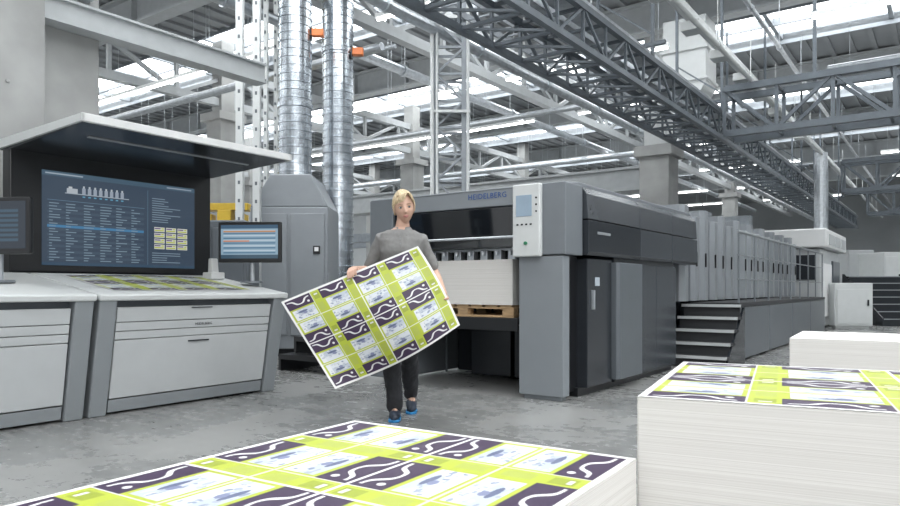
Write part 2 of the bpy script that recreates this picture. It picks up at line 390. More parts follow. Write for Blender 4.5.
b=B(); b.box(-3.45,-3.3,-1.24,-1.08,1.09,1.16); b.prism([(-3.42,1.15),(-3.34,1.15),(-3.36,1.3),(-3.41,1.3)],-1.2,-1.12)
solo('measuring_device','small white handheld colour measuring device on the desk','measuring device',b,white,origin=(-3.38,-1.16,1.09),bevel=.01)
def monitor(cx,cy,cz,w,h,rot,base,img,label):
    F=Matrix.Translation((cx,cy,0))@Matrix.Rotation(rot,4,'Z')
    t=Thing('touch_monitor',label,'monitor',F,(0,0,base))
    b=B(); b.box(-w/2,w/2,-.02,.025,cz-h/2,cz+h/2); t.part('housing',b,black,.012)
    grid_obj('screen',lambda u,v:(-w/2+.03+(w-.06)*u,-.0215,cz-h/2+.04+(h-.07)*v),img,screenm,t.e,t.o)
    b=B(); b.cyl((0,.06,base+.02),(0,.06,cz),.022,12); b.box(-.05,.05,.02,.09,cz-.06,cz+.06); t.part('stand_post',b,steel,smooth=False)
    b=B(); b.cyl((0,.04,base),(0,.04,base+.02),.11,24); t.part('stand_base',b,gray)
monitor(-1.97,6.85,1.45,.64,.4,-.1,1.05,make_screen2(),'black touch monitor on a post at the desk end')
monitor(-3.38,5.15,1.46,.62,.42,-.15,1.04,make_screen3(),'black touch monitor with dark menu beside large screen')
# ================= PRESS
pr=Thing('printing_press','large charcoal sheetfed offset press delivery unit with open pile bay','printing press',FM,(-1.15,1.8,0))
b=B(); b.box(-2.3,-1.97,0,3.7,.06,1.93); pr.part('side_wall',b,gray,.02)
b=B(); b.box(-.47,-.03,0,.13,.04,1.285); b.box(-.44,-.06,.03,.12,0,.05); pr.part('front_post',b,postg,.006)
b=B(); b.box(-.47,0,-.01,.34,1.295,1.93); pr.part('front_head',b,gray,.008)
b=B(); b.box(-1.98,-.46,.0,.34,1.76,1.93); pr.part('front_header',b,postg,.008)
b=B(); b.prism([(0,1.9),(.0,1.93),(.3,1.965),(3.6,1.965),(3.7,1.9)],-2.28,-.02,'x'); pr.part('roof_cover',b,gray,.01)
b=B(); b.prism([(.03,1.38),(.0,1.75),(.03,1.76),(.06,1.38)],-1.95,-.48,'x'); wn=pr.part('viewing_window',b,glass,.004,label='dark tinted glass window')
b=B(); b.cyl((-1.9,-.0,1.47),(-.52,-.0,1.47),.012,8); pr.part('window_rail',b,steel,parent=wn)
b=B(); b.box(-1.96,-.03,1.15,3.0,.05,1.88); b.box(-1.96,-.3,3.0,3.68,.05,1.88); b.box(-1.97,-.47,.34,3.68,1.6,1.9); pr.part('inner_housing',b,dgray,.01)
for k in range(9):
    b=B(); b.box(-1.9+k*.155,-1.82+k*.155,.12,.2,1.27,1.36); b.cyl((-1.86+k*.155,.1,1.31),(-1.86+k*.155,.1,1.35),.02,8); pr.part('sheet_brake',b,steel,.003,label='chrome suction and guide fitting')
b=B(); b.cyl((-1.95,.16,1.37),(-.48,.16,1.37),.018,10); pr.part('guide_bar',b,steel)
b=B(); b.box(-1.95,-.48,.4,.43,1.3,1.6); pr.part('baffle_plate',b,dgray)
b=B(); b.box(-1.9,-.52,.08,.95,.66,.72); b.box(-1.9,-.52,.06,.08,.6,.72); pr.part('pile_lift',b,black,.005)
for x in (-1.94,-.5): 
    for y in (.2,.9): b=B(); b.cyl((x,y,.05),(x,y,1.6),.015,8); pr.part('lift_chain',b,dsteel)
for (x0,x1) in ((-1.6,-1.1),(-1.05,-.55)): b=B(); b.box(x0,x1,.9,1.15,.05,.55); pr.part('lower_guard',b,dgray,.01)
b=B(); b.box(-1.96,-.48,.95,1.14,.56,.6); pr.part('cross_rail',b,black,.005)
b=B(); b.box(-.45,-.10,.13,.42,.05,1.29); pr.part('side_gap_panel',b,black)
b=B(); b.box(-.4,.01,.42,.98,.08,1.27); d=pr.part('service_door',b,dgray,.006)
b=B(); b.box(.01,.04,.5,.53,.8,.98); pr.part('door_handle',b,steel,.004,parent=d)
b=B(); b.box(.012,.016,.58,.68,1.02,1.1); pr.part('warning_label',b,mat('label_white',(.4,.45,.5)),parent=d)
b=B(); b.prism([(-.4,1.0),(.05,1.0),(.08,1.03),(.08,1.63),(.05,1.66),(-.4,1.66)],.1,1.25,'z'); d=pr.part('service_door',b,midgray,.004)
for (y0,y1) in ((1.68,2.32),(2.33,3.02)): b=B(); b.box(-.5,-.01,y0,y1,.08,1.25); pr.part('side_panel',b,sidegray,.005)
b=B(); b.box(-.3,-.06,.36,3.0,0,.08); pr.part('side_plinth',b,black)
for i,(y0,y1) in enumerate(((.36,1.66),(1.675,2.7),(2.715,3.7))):
    b=B(); b.prism([(-.4,1.3),(.03,1.3),(.05,1.33),(.05,1.62),(-.4,1.62)],y0,y1); pr.part('upper_cover',b,dgray if i<1 else sidegray,.005)
    b=B(); b.prism([(-.4,1.632),(.045,1.632),(.03,1.86),(-.03,1.94),(-.4,1.94)],y0,y1); pr.part('upper_cover',b,sidegray,.005)
b=B(); b.box(.05,.055,.55,.85,1.5,1.525); pr.part('nameplate',b,congray)
b=B(); b.box(-.5,-.22,-.07,-.012,1.28,1.93); cp=pr.part('control_panel',b,offw,.012,label='slim pale operator panel with touch screen')
b=B(); b.box(-.46,-.30,-.075,-.07,1.64,1.83); pr.part('touch_screen',b,mat('pale_screen',(.22,.29,.36),.2,emit=.2),parent=cp,bevel=.002)
for k in range(4):
    b=B(); b.box(-.455+k*.045,-.435+k*.045,-.074,-.07,1.56,1.575); pr.part('button',b,dgray,parent=cp)
for k in range(3):
    b=B(); b.cyl((-.255,-.076,1.8-k*.06),(-.255,-.07,1.8-k*.06),.009,10); pr.part('button',b,dgray,parent=cp)
b=B(); b.cyl((-.36,-.085,1.40),(-.36,-.07,1.40),.016,14); pr.part('jog_button',b,mat('green_button',(.03,.2,.1)),parent=cp)
text_part('HEIDELBERG',.072,pr.e,Vector((-1.03,-.003,1.84))-pr.o,(math.radians(90),0,0),mat('logo_blue',(.005,.06,.24),.3),sp=1.08)
def pallet(F,x0,x1,y0,y1,z0,h=.12):
    b=B(); n=7
    for k in range(n):
        x=x0+(x1-x0)*(k+.08)/n; b.box(x,x+(x1-x0)/n*.8,y0,y1,z0+h-.022,z0+h)
    for y in (y0,(y0+y1)/2-.05,y1-.1):
        b.box(x0,x1,y,y+.1,z0+h-.04,z0+h-.022)
        for x in (x0,(x0+x1)/2-.06,x1-.12): b.box(x,x+.12,y,y+.1,z0+.02,z0+h-.04)
        b.box(x0,x1,y,y+.1,z0,z0+.02)
    return solo('wooden_pallet','pale softwood transport pallet under a paper pile','pallet',b,wood,frame=F,origin=((x0+x1)/2,(y0+y1)/2,z0),bevel=.003)
def pile(F,x0,x1,y0,y1,z0,z1,label,printed,n=16,top=None):
    t=Thing('paper_stack',label,'paper stack',F,((x0+x1)/2,(y0+y1)/2,z0))
    b=B(); R=[]; n=60; r=.004
    for k in range(n+1):
        z=z0+(z1-z0)*k/n; j=[random.uniform(-.0004,.0004) for _ in range(4)]
        R.append([(x0+j[0]+r,y0+j[2],z),(x1+j[1]-r,y0+j[2],z),(x1+j[1],y0+j[2]+r,z),(x1+j[1],y1+j[3]-r,z),(x1+j[1]-r,y1+j[3],z),(x0+j[0]+r,y1+j[3],z),(x0+j[0],y1+j[3]-r,z),(x0+j[0],y0+j[2]+r,z)])
    b.rings(R); t.part('paper_block',b,paper)
    if printed:
        grid_obj('top_sheet',top or (lambda u,v:(x0+.001+(x1-x0-.002)*u,y0+.001+(y1-y0-.002)*v,z1+.0015)),PRINT,printm,t.e,t.o)
    return t
pallet(FM,-1.75,-.6,.12,.88,.72)
pile(FM,-1.74,-.6,.10,.85,.84,1.27,'fresh white paper pile on pallet inside the press bay',False)
un=Thing('printing_unit','grey press printing unit with tall upright guard panels','printing press',FM,(-1.1,4.2,0),'row of press printing units')
b=B(); b.box(-2.0,-.5,3.78,4.7,.05,1.9); b.prism([(3.8,1.9),(3.95,2.05),(4.5,2.05),(4.68,1.9)],-1.9,-.55,'x'); un.part('unit_body',b,dgray,.02)
for y,h in ((3.8,2.12),(4.31,2.0)):
    b=B(); b.prism([(-.5,y),(-.22,y),(-.16,y+.06),(-.16,y+.22),(-.22,y+.28),(-.5,y+.28)],.82,h,'z'); g=un.part('guard_panel',b,guardg,.006)
    b=B(); b.box(-.16,-.14,y+.05,y+.07,1.3,1.5); un.part('handle',b,black,.003,parent=g)
b=B(); b.box(-.5,-.45,3.8,4.7,.9,1.9); un.part('inner_guard',b,dgray,.01)
for k in range(1,9):
    copytree(un.e,FM@Matrix.Translation((-1.1,4.2+.95*k,0)))
pf=Thing('service_platform','grey raised walkway platform running along the press','platform',FM,(0,8,0))
b=B(); b.box(-.22,.42,4.3,12.2,.74,.8); pf.part('deck',b,rubber,.004)
for k in range(4): b=B(); b.box(.36,.42,4.3+k*1.97,4.3+k*1.97+1.95,.03,.735); pf.part('side_skirt',b,midgray,.008)
b=B(); b.box(-.22,.36,4.3,4.34,.0,.74); pf.part('end_skirt',b,sidegray,.01)
b=B(); b.box(-.2,.36,12.1,12.15,.0,.74); pf.part('end_skirt',b,sidegray,.01)
rl=Thing('guard_railing','thin grey steel guard railing along the walkway edge','railing',FM,(.38,8,.8))
for k in range(9):
    y=4.45+k*.95
    b=B(); b.box(.37,.392,y,y+.03,.8,1.75); rl.part('railing_post',b,gray,.003)
b=B(); b.cyl((.38,4.4,1.77),(.38,12.1,1.77),.02,10); rl.part('top_rail',b,congray)
for z in (1.45,1.12): b=B(); b.cyl((.38,4.4,z),(.38,12.1,z),.010,8); rl.part('mid_rail',b,gray)
st=Thing('step_stair','wide solid dark stair with light nosings up to walkway','stairs',FM,(.15,3.8,0))
for k in range(5):
    z=.158*(k+1)-.01; y=3.36+k*.18
    b=B(); b.box(-.27,.5,y,y+.24,z-.035,z); b.box(-.25,.48,y+.03,y+.05,max(0,z-.158),z-.03); b.m=1; b.box(-.27,.5,y-.008,y+.016,z-.034,z+.003); st.part('tread',b,[rubber,lgray])
for q in (-.27,.47): b=B(); b.prism([(3.43,0),(3.43,.1),(4.27,.74),(4.29,.74),(4.29,0)],q,q+.03,'x'); st.part('stringer',b,dgray)
fe=Thing('feeder_unit','white feeder housing at the far end of press','feeder',FM,(-1,15,0))
b=B(); b.box(-2.2,.2,13.2,16.5,.05,1.95); fe.part('feeder_body',b,lgray,.03)
b=B(); b.box(-2.3,.35,13,16.8,1.97,2.42); fe.part('feeder_roof',b,white,.04)
b=B(); b.box(.2,.24,13.4,14.8,.3,1.6); fe.part('feeder_door',b,white,.01)
b=B(); b.box(.2,.25,15,16.3,.3,1.7); fe.part('feeder_window',b,midgray,.01)
b=B(); b.box(-1.0,.1,13.15,13.2,1.2,1.8); fe.part('feeder_window',b,dgray,.01)
for q in range(3): b=B(); b.box(.35,.37,13.4+q*1.1,14.3+q*1.1,2.05,2.3); fe.part('vent_panel',b,lgray,.005)
def wbox(name,label,cat,px0,px1,y0,y1,d,dep,m,extra=None):
    x0=(px0-450)/695*d; x1=(px1-450)/695*d; z1=1+(288-y0)/695*d
    F=Matrix.Translation(((x0+x1)/2,d,0)); w=(x1-x0)/2
    t=Thing(name,label,cat,F,(0,0,0))
    b=B(); b.box(-w,w,0,dep,.06,z1); b.box(-w+.05,w-.05,.05,dep-.05,0,.06); t.part('cabinet_body',b,m,.02)
    n=max(1,int(2*w/.7))
    for k in range(n):
        xa=-w+.04+(2*w-.08)*k/n; xb=-w+.04+(2*w-.08)*(k+1)/n-.03
        b=B(); b.box(xa,xb,-.02,0,.12,z1-.15); dd=t.part('cabinet_door',b,m,.008)
        b=B(); b.box(xb-.08,xb-.05,-.05,-.02,z1*.5,z1*.5+.15); t.part('handle',b,dgray,parent=dd)
    return t
wbox('electrical_cabinet','pale grey low electrical cabinet beyond the walkway','cabinet',835,873,283,321,17.1,.3,offw)
wbox('electrical_cabinet','pale grey tall cabinet beside a second press','cabinet',848,874,250,321,27,1,lgray)
wbox('electrical_cabinet','pale cabinet row of a second press','cabinet',884,960,252,318,24,1.5,offw)
st2=Thing('step_stair','dark metal stair up to a second press','stairs',Matrix.Translation((11.35,18.2,0)),(0,0,0))
for k in range(7): b=B(); b.box(0,1.6,k*.26,k*.26+.3,.19*k+.14,.19*k+.19); b.m=1; b.box(0,1.6,k*.26-.01,k*.26+.01,.19*k+.17,.19*k+.195); b.m=0; b.box(0.02,1.58,k*.26+.04,k*.26+.06,.19*k,.19*k+.14); st2.part('tread',b,[dgray,congray])
for q in (-.03,1.6):
    b=B(); b.prism([(-.02,0),(-.02,.2),(1.8,1.4),(1.86,1.4),(1.86,0)],q,q+.03,'x'); st2.part('stringer',b,dgray)
b=B(); 
for i in range(26):
    z=2.6+i*.08; b.cyl((11.0,20.6,z),(11.0,20.6,z+.07),.19,14); 
b.cyl((11.0,20.6,0),(11.0,20.6,5),.175,14)
solo('exhaust_duct','vertical silver exhaust duct above far machines','duct',b,steel,frame=FW,origin=(11.0,20.6,0))
# ================= DUST COLLECTOR & DUCTS
def duct(x,y,z0,z1,r,label):
    R=[];z=z0;seg=40
    def ring(z,r): return [(x+r*math.cos(2*math.pi*i/seg),y+r*math.sin(2*math.pi*i/seg),z+.05*i/seg*0) for i in range(seg)]
    while z<z1:
        R+= [ring(z,r),ring(z+.095,r),ring(z+.10,r*1.05),ring(z+.118,r*1.05)]; z+=.125
    b=B(); b.rings(R)
    k=z0+1.1
    while k<z1: b.cyl((x,y,k),(x,y,k+.06),r*1.09,28); k+=1.9
    solo('spiral_duct',label,'duct',b,ductm,frame=FW,origin=(x,y,z0))
duct((295-450)/695*10.8,10.8,2.68,6.7,.25,'silver spiral ventilation duct rising from the extraction unit')
duct((338-450)/695*11.6,11.6,0,6.7,.25,'silver spiral ventilation duct beside the extraction unit')
F=Matrix.Translation((-2.35,10.25,0))
t=Thing('extraction_unit','grey extraction cabinet with sloped top feeding a duct','extraction unit',F,(0,0,0))
b=B(); b.box(-.6,.55,0,1.0,.1,2.2); b.prism([(-.6,2.2),(.55,2.2),(.3,2.68),(-.3,2.68)],0,1.0); t.part('cabinet_body',b,guardg,.015)
b=B(); b.box(-.55,-.05,-.03,0,.3,2.1); t.part('cabinet_door',b,guardg,.008)
b=B(); b.box(0,.5,-.03,0,.3,2.1); t.part('cabinet_door',b,guardg,.008)
b=B(); b.box(-.58,.53,.05,.95,0,.1); t.part('plinth',b,black)
b=B(); b.box(.34,.44,-.05,-.03,1.5,1.62); b.m=1; b.box(.36,.42,-.052,-.05,1.54,1.6); t.part('gauge_panel',b,[black,white])
for (px,py,d) in ((318,33,10.8),(358,52,11.5)):
    b=B(); x=(px-450)/695*d; z=1+(288-py)/695*d; b.box(x-.09,x+.09,d-.06,d+.06,z-.06,z+.06); b.m=1; b.box(x-.12,x-.09,d-.04,d+.04,z-.12,z+.1)
    solo('damper_actuator','small orange damper actuator clamped to a duct','actuator',b,[orange,dgray],frame=FW,origin=(x,d,z),bevel=.01,group='orange damper actuators')
b=B()
for k in range(3): b.box(-.4,.4,k*.25,k*.25+.28,.2*k+.14,.2*k+.2); b.box(-.4,-.36,k*.25,k*.25+.28,0,.2*k+.14); b.box(.36,.4,k*.25,k*.25+.28,0,.2*k+.14)
solo('step_stool','black three tread metal step beside the console','step',b,black,frame=Matrix.Translation((-1.75,8.2,0))@Matrix.Rotation(-.6,4,'Z'))
F=Matrix.Translation((-3.1,9.2,0))
t=Thing('ink_cabinet','dark grey supply cabinet standing behind the console','cabinet',F,(0,0,0))
b=B(); b.box(-.5,.4,0,.65,.0,1.9); t.part('cabinet_body',b,midgray,.02); b=B(); b.box(-.46,-.06,-.02,0,.1,1.8); t.part('cabinet_door',b,midgray,.01); b=B(); b.box(-.04,.36,-.02,0,.1,1.8); t.part('cabinet_door',b,midgray,.01)
def mast(px,d,w,z1,label,m,rungs=.4,name='lattice_mast',n4=True):
    x=(px-450)/695*d; b=B()
    c=[(x-w/2,d-w/2),(x+w/2,d-w/2),(x+w/2,d+w/2),(x-w/2,d+w/2)]
    for p in c: b.bar((p[0],p[1],0),(p[0],p[1],z1),.065)
    z=.2;k=0
    while z<z1-rungs:
        for i in range(4):
            p=c[i];q=c[(i+1)%4]; b.bar((p[0],p[1],z),(q[0],q[1],z),.035)
            if k%2: p,q=q,p
            if i in (0,1): b.bar((p[0],p[1],z),(q[0],q[1],z+rungs),.03)
        z+=rungs;k+=1
    b.box(x-w*.8,x+w*.8,d-w*.8,d+w*.8,0,.03)
    solo(name,label,'mast',b,m,frame=FW,origin=(x,d,0))
mast(450,10.6,.42,6.75,'slender grey lattice mast rising behind the press',strus)
for i,(px,d) in enumerate(((240,9.95),(257,10.05),(276,12.6),(266,11.2))):
    x=(px-450)/695*d; b=B(); w_=.05 if i<2 else .03; b.box(x-w_,x+w_,d-.05,d+.05,0,6.75); b.box(x-.07,x+.07,d-.07,d+.07,0,.03)
    for k in range(24): b.m=1; b.box(x-.015,x+.015,d-.055,d-.05,.4+k*.26,.45+k*.26)
    b.m=0
    solo('strut_post','slender galvanised strut post rising to the roof','post',b,[offw,dsteel],frame=FW,origin=(x,d,0),group='galvanised strut posts')
b=B()
for k,(px,r) in enumerate(((432,.03),(437,.02),(468,.025))):
    x=(px-450)/695*10.3; b.cyl((x,10.3,0),(x,10.3,6.75),r,10)
b.box(-.3,.3,10.28,10.34,2.2,2.24); b.box(-.3,.3,10.28,10.34,3.6,3.64); b.box(-.3,.3,10.28,10.34,5,5.04)
solo('riser_pipes','thin white riser pipes clamped beside the lattice mast','pipes',b,offw,frame=FW,origin=(0,10.3,0))
# ================= OVERHEAD BRIDGE along press
b=B()
for aa in (-1.9,-1.0):
    lattice(b,aa,-4.5,34,4.0,4.5,w=.08,step=.7,th=.035)
k=-4.5
while k<34: b.bar((-1.9,k,4.0),(-1.0,k,4.0),.04); b.bar((-1.9,k,4.5),(-1.0,k,4.5),.04); b.bar((-1.9,k,4.0),(-1.0,k+.7,4.0),.03); k+=.7
solo('cable_bridge','dark steel lattice bridge hung above the press line','cable bridge',b,bstrus,origin=(-1.4,10,4))
for (a0,a1,z) in ((-1.85,-1.5,4.57),(-1.4,-1.05,4.57)):
    b=B(); b.box(a0,a1,-4.5,34,z,z+.012); b.box(a0,a0+.012,-4.5,34,z,z+.1); b.box(a1-.012,a1,-4.5,34,z,z+.1)
    solo('cable_tray','galvanised cable tray lying on the lattice bridge','cable tray',b,steel,origin=((a0+a1)/2,10,z))
b=B()
for q,(aa,z,r) in enumerate(((-1.75,4.61,.03),(-1.66,4.61,.03),(-1.57,4.61,.025),(-1.25,4.61,.03),(-1.15,4.61,.03))):
    b.cyl((aa,-4.5,z),(aa,34,z),r,8)
solo('cable_bundle','black power cables lying in the trays','cables',b,black,origin=(-1.4,10,4.6))
for k,bb in enumerate((-2,1.5,5,9,13,18.2,22,27)):
    b=B(); 
    for aa in (-1.9,-1.0): b.bar((aa,bb,4.5),(aa,bb,ZC-.1),.05)
    b.bar((-2.1,bb,4.75),(-.8,bb,4.75),.06); b.bar((-1.9,bb,5.6),(-1.0,bb,4.9),.03)
    solo('hanger_frame','thin steel hanger frame carrying the lattice bridge','hanger',b,bstrus,origin=(-1.4,bb,4.55),group='bridge hangers')
# second, smaller tray run left of bridge
b=B(); 
for aa in (-3.0,-2.6): b.box(aa-.01,aa+.01,-4,34,4.9,5.0)
k=-4
while k<34: b.box(-3.0,-2.6,k,k+.03,4.91,4.93); k+=.3
solo('cable_ladder','grey cable ladder running beside the lattice bridge','cable tray',b,strus,origin=(-2.8,10,4.9))
for (aa,z,r,m,lb) in ((-.35,4.95,.045,offw,'white sprinkler pipe'),(.15,5.45,.04,steel,'galvanised pipe'),(-3.5,4.85,.09,steel,'insulated silver pipe'),(-3.95,5.4,.05,offw,'white pipe'),(-7.0,5.75,.10,steel,'large silver pipe')):
    b=B(); b.cyl((aa,-4,z),(aa,40,z),r,12)
    for q in range(18): b.cyl((aa,-3+q*2.3,z),(aa,-2.94+q*2.3,z),r*1.3,12); b.bar((aa,-3+q*2.3,z),(aa,-3+q*2.3,z+.9),.015)
    solo('overhead_pipe',lb+' running along the hall above press','pipe',b,m,origin=(aa,10,z))
b=B(); b.box(-.62,-.5,-4,30,5.15,5.3)
for q in range(12): b.box(-.7,-.42,-2.6+q*1.6,-2.3+q*1.6,5.0,5.15)
solo('busbar_trunking','white busbar trunking with tap off boxes above the press','busbar',b,offw,origin=(-.56,10,5.15),bevel=.01)
for (bb,z0,z1,a0,a1) in ((8.4,3.95,4.8,-.8,13),(19,4.0,4.9,0,22),(27,4.0,4.9,0,26)):
    b=B(); lattice(b,bb,a0,a1,z0,z1,'a',.12,.9,.06); lattice(b,bb+.7,a0,a1,z0,z1,'a',.12,.9,.06)
    k=a0
    while k<a1: b.bar((k,bb,z1),(k,bb+.7,z1),.05); b.bar((k,bb,z0),(k,bb+.7,z0),.05); k+=.9
    for q in (a0+1.5,(a0+a1)/2,a1-.3): b.bar((q,bb+.35,z1),(q,bb+.35,ZC-.1),.06)
    solo('transverse_truss','grey steel box truss crossing the hall','truss',b,bstrus,origin=((a0+a1)/2,bb,z0),group='transverse trusses')
for (bb,z,r,a0,a1) in ((3.5,5.15,.07,-30,-5.2),(9.3,5.2,.07,-30,-4.2),(15,5.1,.09,-30,-4.2),(12,5.9,.06,0.5,14)):
    b=B(); b.cyl((a0,bb,z),(a1,bb,z),r,12); b.cyl((a0,bb+.35,z+.1),(a1,bb+.35,z+.1),r*.6,12)
    solo('overhead_pipe','pale service pipes crossing beneath the roof','pipe',b,steel,origin=((a0+a1)/2,bb,z))
b=B(); b.box(-30,-3.4,12,12.5,3.6,4.1); b.box(-30,-3.4,11.9,12.6,4.1,4.16); b.box(-30,-3.4,11.9,12.6,3.54,3.6)
solo('crane_beam','grey crane beam crossing the far hall','beam',b,beamw,origin=(-16,12.2,3.54))
for (y0,y1,z0,z1) in ((19,19.4,3.2,3.6),(25,25.5,3.4,4)):
    b=B(); b.box(-30,-4,y0,y1,z0,z1)
    solo('crane_beam','grey gantry beam in the far hall','beam',b,strus,origin=(-16,y0,z0))
b=B(); b.box(-2.3,-1.4,9.3,10.1,5.3,6.7); b.prism([(-2.3,5.3),(-1.4,5.3),(-1.6,4.95),(-2.1,4.95)],9.3,10.1); b.box(-2.35,-1.35,9.25,10.1,6.0,6.06); b.box(-2.35,-1.35,9.25,10.1,5.35,5.4); b.box(-2.08,-1.62,9.5,10.0,4.7,4.95)
solo('air_handling_box','large pale sheet metal ventilation box mounted by the column','ventilation box',b,offw,origin=(-2.0,9.7,4.7),bevel=.01)
F=Matrix.Translation((-4.85,15,0)); t=Thing('gantry_crane','small yellow crane frame standing in far hall','crane',F,(0,0,0))
for q in (-.42,.3): b=B(); b.box(q,q+.12,0,.3,0,2.6); t.part('leg',b,yellow,.01)
b=B(); b.box(-.5,.5,-.05,.35,2.68,2.83); t.part('cross_beam',b,yellow,.01)
b=B(); b.box(-.15,.15,-.1,.2,2.3,2.68); t.part('hoist',b,yellow,.02)
for i,(aa,bb,w,h,m) in enumerate(((-7.5,8,2.2,2.4,lgray),(-10.5,13,3,2.2,lgray),(-15,9,3,2.6,lgray),(-9,19,4,2.4,gray),(-16,20,4,2.6,lgray),(-5,24,3,2.3,lgray),(4,28,4,2.5,offw),(9,26,3,2.2,lgray),(14,30,4,2.6,offw))):
    t=Thing('finishing_machine','pale grey production machine in the far hall','machine',FM,(aa,bb,0),'machines in the far hall')
    b=B(); b.box(aa-w/2,aa+w/2,bb-.8,bb+.8,0,h*.8); b.box(aa-w/2+.2,aa+w/2-.5,bb-.7,bb+.7,h*.8,h); t.part('machine_body',b,m,.03)
    for k in range(int(w/.75)):
        b=B(); b.box(aa-w/2+.05+k*.75,aa-w/2+.72+k*.75,bb-.84,bb-.8,.2,h*.72); t.part('guard_door',b,offw if k%2 else gray,.01)
    for k in range(2):
        b=B(); b.box(aa+w/2,aa+w/2+.04,bb-.7+k*.72,bb-.05+k*.72,.2,h*.72); t.part('guard_door',b,gray if k else offw,.01)
# ================= FOREGROUND PILES
F1=Matrix.Translation((.386,1.435,0))@Matrix.Rotation(math.radians(-25.5),4,'Z')
pallet(F1,0,1.05,0,.75,0); pile(F1,0,1.05,0,.75,.12,.775,'tall white paper stack topped with lime and purple printed sheets',True,28)
F2=Matrix.Translation((-.25,1.82,0))@Matrix.Rotation(math.radians(-32.8),4,'Z')
pallet(F2,0,.75,-1.05,0,0)
pile(F2,0,.75,-1.05,0,.12,.652,'low white paper stack topped with lime and purple label sheets',True,24,top=lambda u,v:(.001+.748*v,-.001-1.048*u,.6535))
F3=Matrix.Translation((1.90,3.89,0))@Matrix.Rotation(math.radians(-32),4,'Z')
pallet(F3,0,1.05,0,.75,0); pile(F3,0,1.05,0,.75,.12,.72,'plain white unprinted paper stack with blank top',False,20)
# ================= HELD SHEET
def pw(px,py,d): return Vector(((px-450)/695*d,d,1+(288-py)/695*d))
cTL=pw(281,302,4.95); cTR=pw(418,246,5.03); cBR=pw(460,325,4.98); cBL=pw(335,389,4.85)
def surf(u,v):
    p=cBL.lerp(cBR,u).lerp(cTL.lerp(cTR,u),v); p.y+=-.07*math.sin(math.pi*u)*math.sin(math.pi*v)+.05*math.sin(2*math.pi*u)*(1-v)
    p.z+=-.045*math.sin(math.pi*u)*(1-v)+.012*math.sin(math.pi*v)*u
    p.x+=.012*math.sin(math.pi*v)*u
    return p
hs=grid_obj('printed_sheet',lambda u,v:surf(u,v)-Vector((-.6,4.95,.9)),PRINT,printm); hs.location=(-.6,4.95,.9)
md=hs.modifiers.new('thick','SOLIDIFY'); md.thickness=.0015
hs['label']='large lime and purple printed sheet held up by the person'; hs['category']='printed sheet'
# ================= PERSON
skin=mat('skin',(.54,.34,.255),.5,0,.05,20); shirtm=mat('grey_polo_cloth',(.205,.203,.20),.85,0,.08,30,.1); trous=mat('black_work_trousers',(.020,.021,.025),.8,0,.2,20,.1)
hairm=mat('blonde_hair',(.58,.46,.29),.5,0,.25,14,.6,stretch=(8,8,1.5)); shoem=mat('dark_shoe',(.02,.03,.05),.5); shoeb=mat('blue_shoe_trim',(.02,.2,.45),.5)
lipm=mat('lip_skin',(.42,.15,.14),.45); browm=mat('brow_hair',(.20,.13,.08),.7); eyew=mat('eye_white',(.5,.5,.48),.2); iris=mat('eye_iris',(.03,.05,.07),.2)
pe=Thing('person','blonde person in grey polo and black trousers holding printed sheet','person',FW,(-.375,5.33,0))
def er(cx,cy,z,rx,ry,n=28,p=2.3):
    out=[]
    for i in range(n):
        t=2*math.pi*i/n; c=math.cos(t); s=math.sin(t)
        x=rx*abs(c)**(2/p)*(1 if c>0 else -1); y=ry*abs(s)**(2/p)*(1 if s>0 else -1)
        out.append((cx+x,cy+y+x*.22*min(1,max(0,(z-1.0)/.35)),z))
    return out
TR=[(.82,-.375,5.34,.135,.10),(.9,-.375,5.34,.158,.115),(.98,-.375,5.335,.152,.108),(1.08,-.375,5.33,.122,.092),(1.18,-.374,5.325,.128,.098),(1.28,-.373,5.31,.146,.112),(1.36,-.371,5.31,.155,.10),(1.41,-.369,5.31,.138,.085),(1.44,-.366,5.31,.09,.07),(1.46,-.363,5.305,.055,.056),(1.52,-.358,5.295,.046,.05),(1.58,-.353,5.29,.046,.05)]
bd=B(); bd.rings([er(x,y,z,rx,ry) for z,x,y,rx,ry in TR])
HC=Vector((-.350,5.275,1.612)); HR=Matrix.Rotation(math.radians(-7),3,'Y')@Matrix.Rotation(math.radians(8),3,'Z')@Matrix.Rotation(math.radians(8),3,'X')
def hp(x,y,z): return HC+HR@(Vector((x,y,z))*1.07)
def hfn(d,p):
    x,y,z=p
    if d.z<0: k=(-d.z)**1.6; x*=1-.26*k; y=y*(1-.10*k)-.012*(-d.z)
    g=lambda a,s: math.exp(-(a/s)**2)
    if d.y<0:
        nz=max(0,min(1,(.014-z)/.045)) if z>-.032 else max(0,1-(-.032-z)/.012)
        y-=.022*g(x,.011)*nz
        y+=.006*(g(x-.03,.017)+g(x+.03,.017))*g(z-.002,.014)
        y-=.005*g(x,.022)*g(z+.06,.01); y-=.006*g(x,.02)*g(z+.098,.015)
        y-=.004*(g(x-.042,.02)+g(x+.042,.02))*g(z+.028,.02)
    return hp(x,y,z)
bd.ell((0,0,0),(.069,.091,.112),72,54,hfn)
for sx in (-1,1): bd.ell((0,0,0),(.009,.018,.029),12,10,lambda d,p:hp(p.x+sx*.070,p.y+.008,p.z-.008))
GR=pw(352,273,4.975); GL=pw(449,302,4.995)
eR=Vector((.926,0,.378)); eL=Vector((.47,0,-.883))
shR=Vector((-.512,5.29,1.372)); elR=Vector((-.63,5.38,1.13)); wrR=GR+Vector((-.012,.155,.03))
shL=Vector((-.228,5.35,1.372)); elL=Vector((-.128,5.44,1.13)); wrL=GL+Vector((-.035,.18,.05))
def arm(b,s,e,w,rs,seg=16):
    b.limb([s,s.lerp(e,.35),s.lerp(e,.8),e,e.lerp(w,.25),e.lerp(w,.6),w],rs,seg)
R7=[.050,.046,.040,.038,.039,.032,.024]
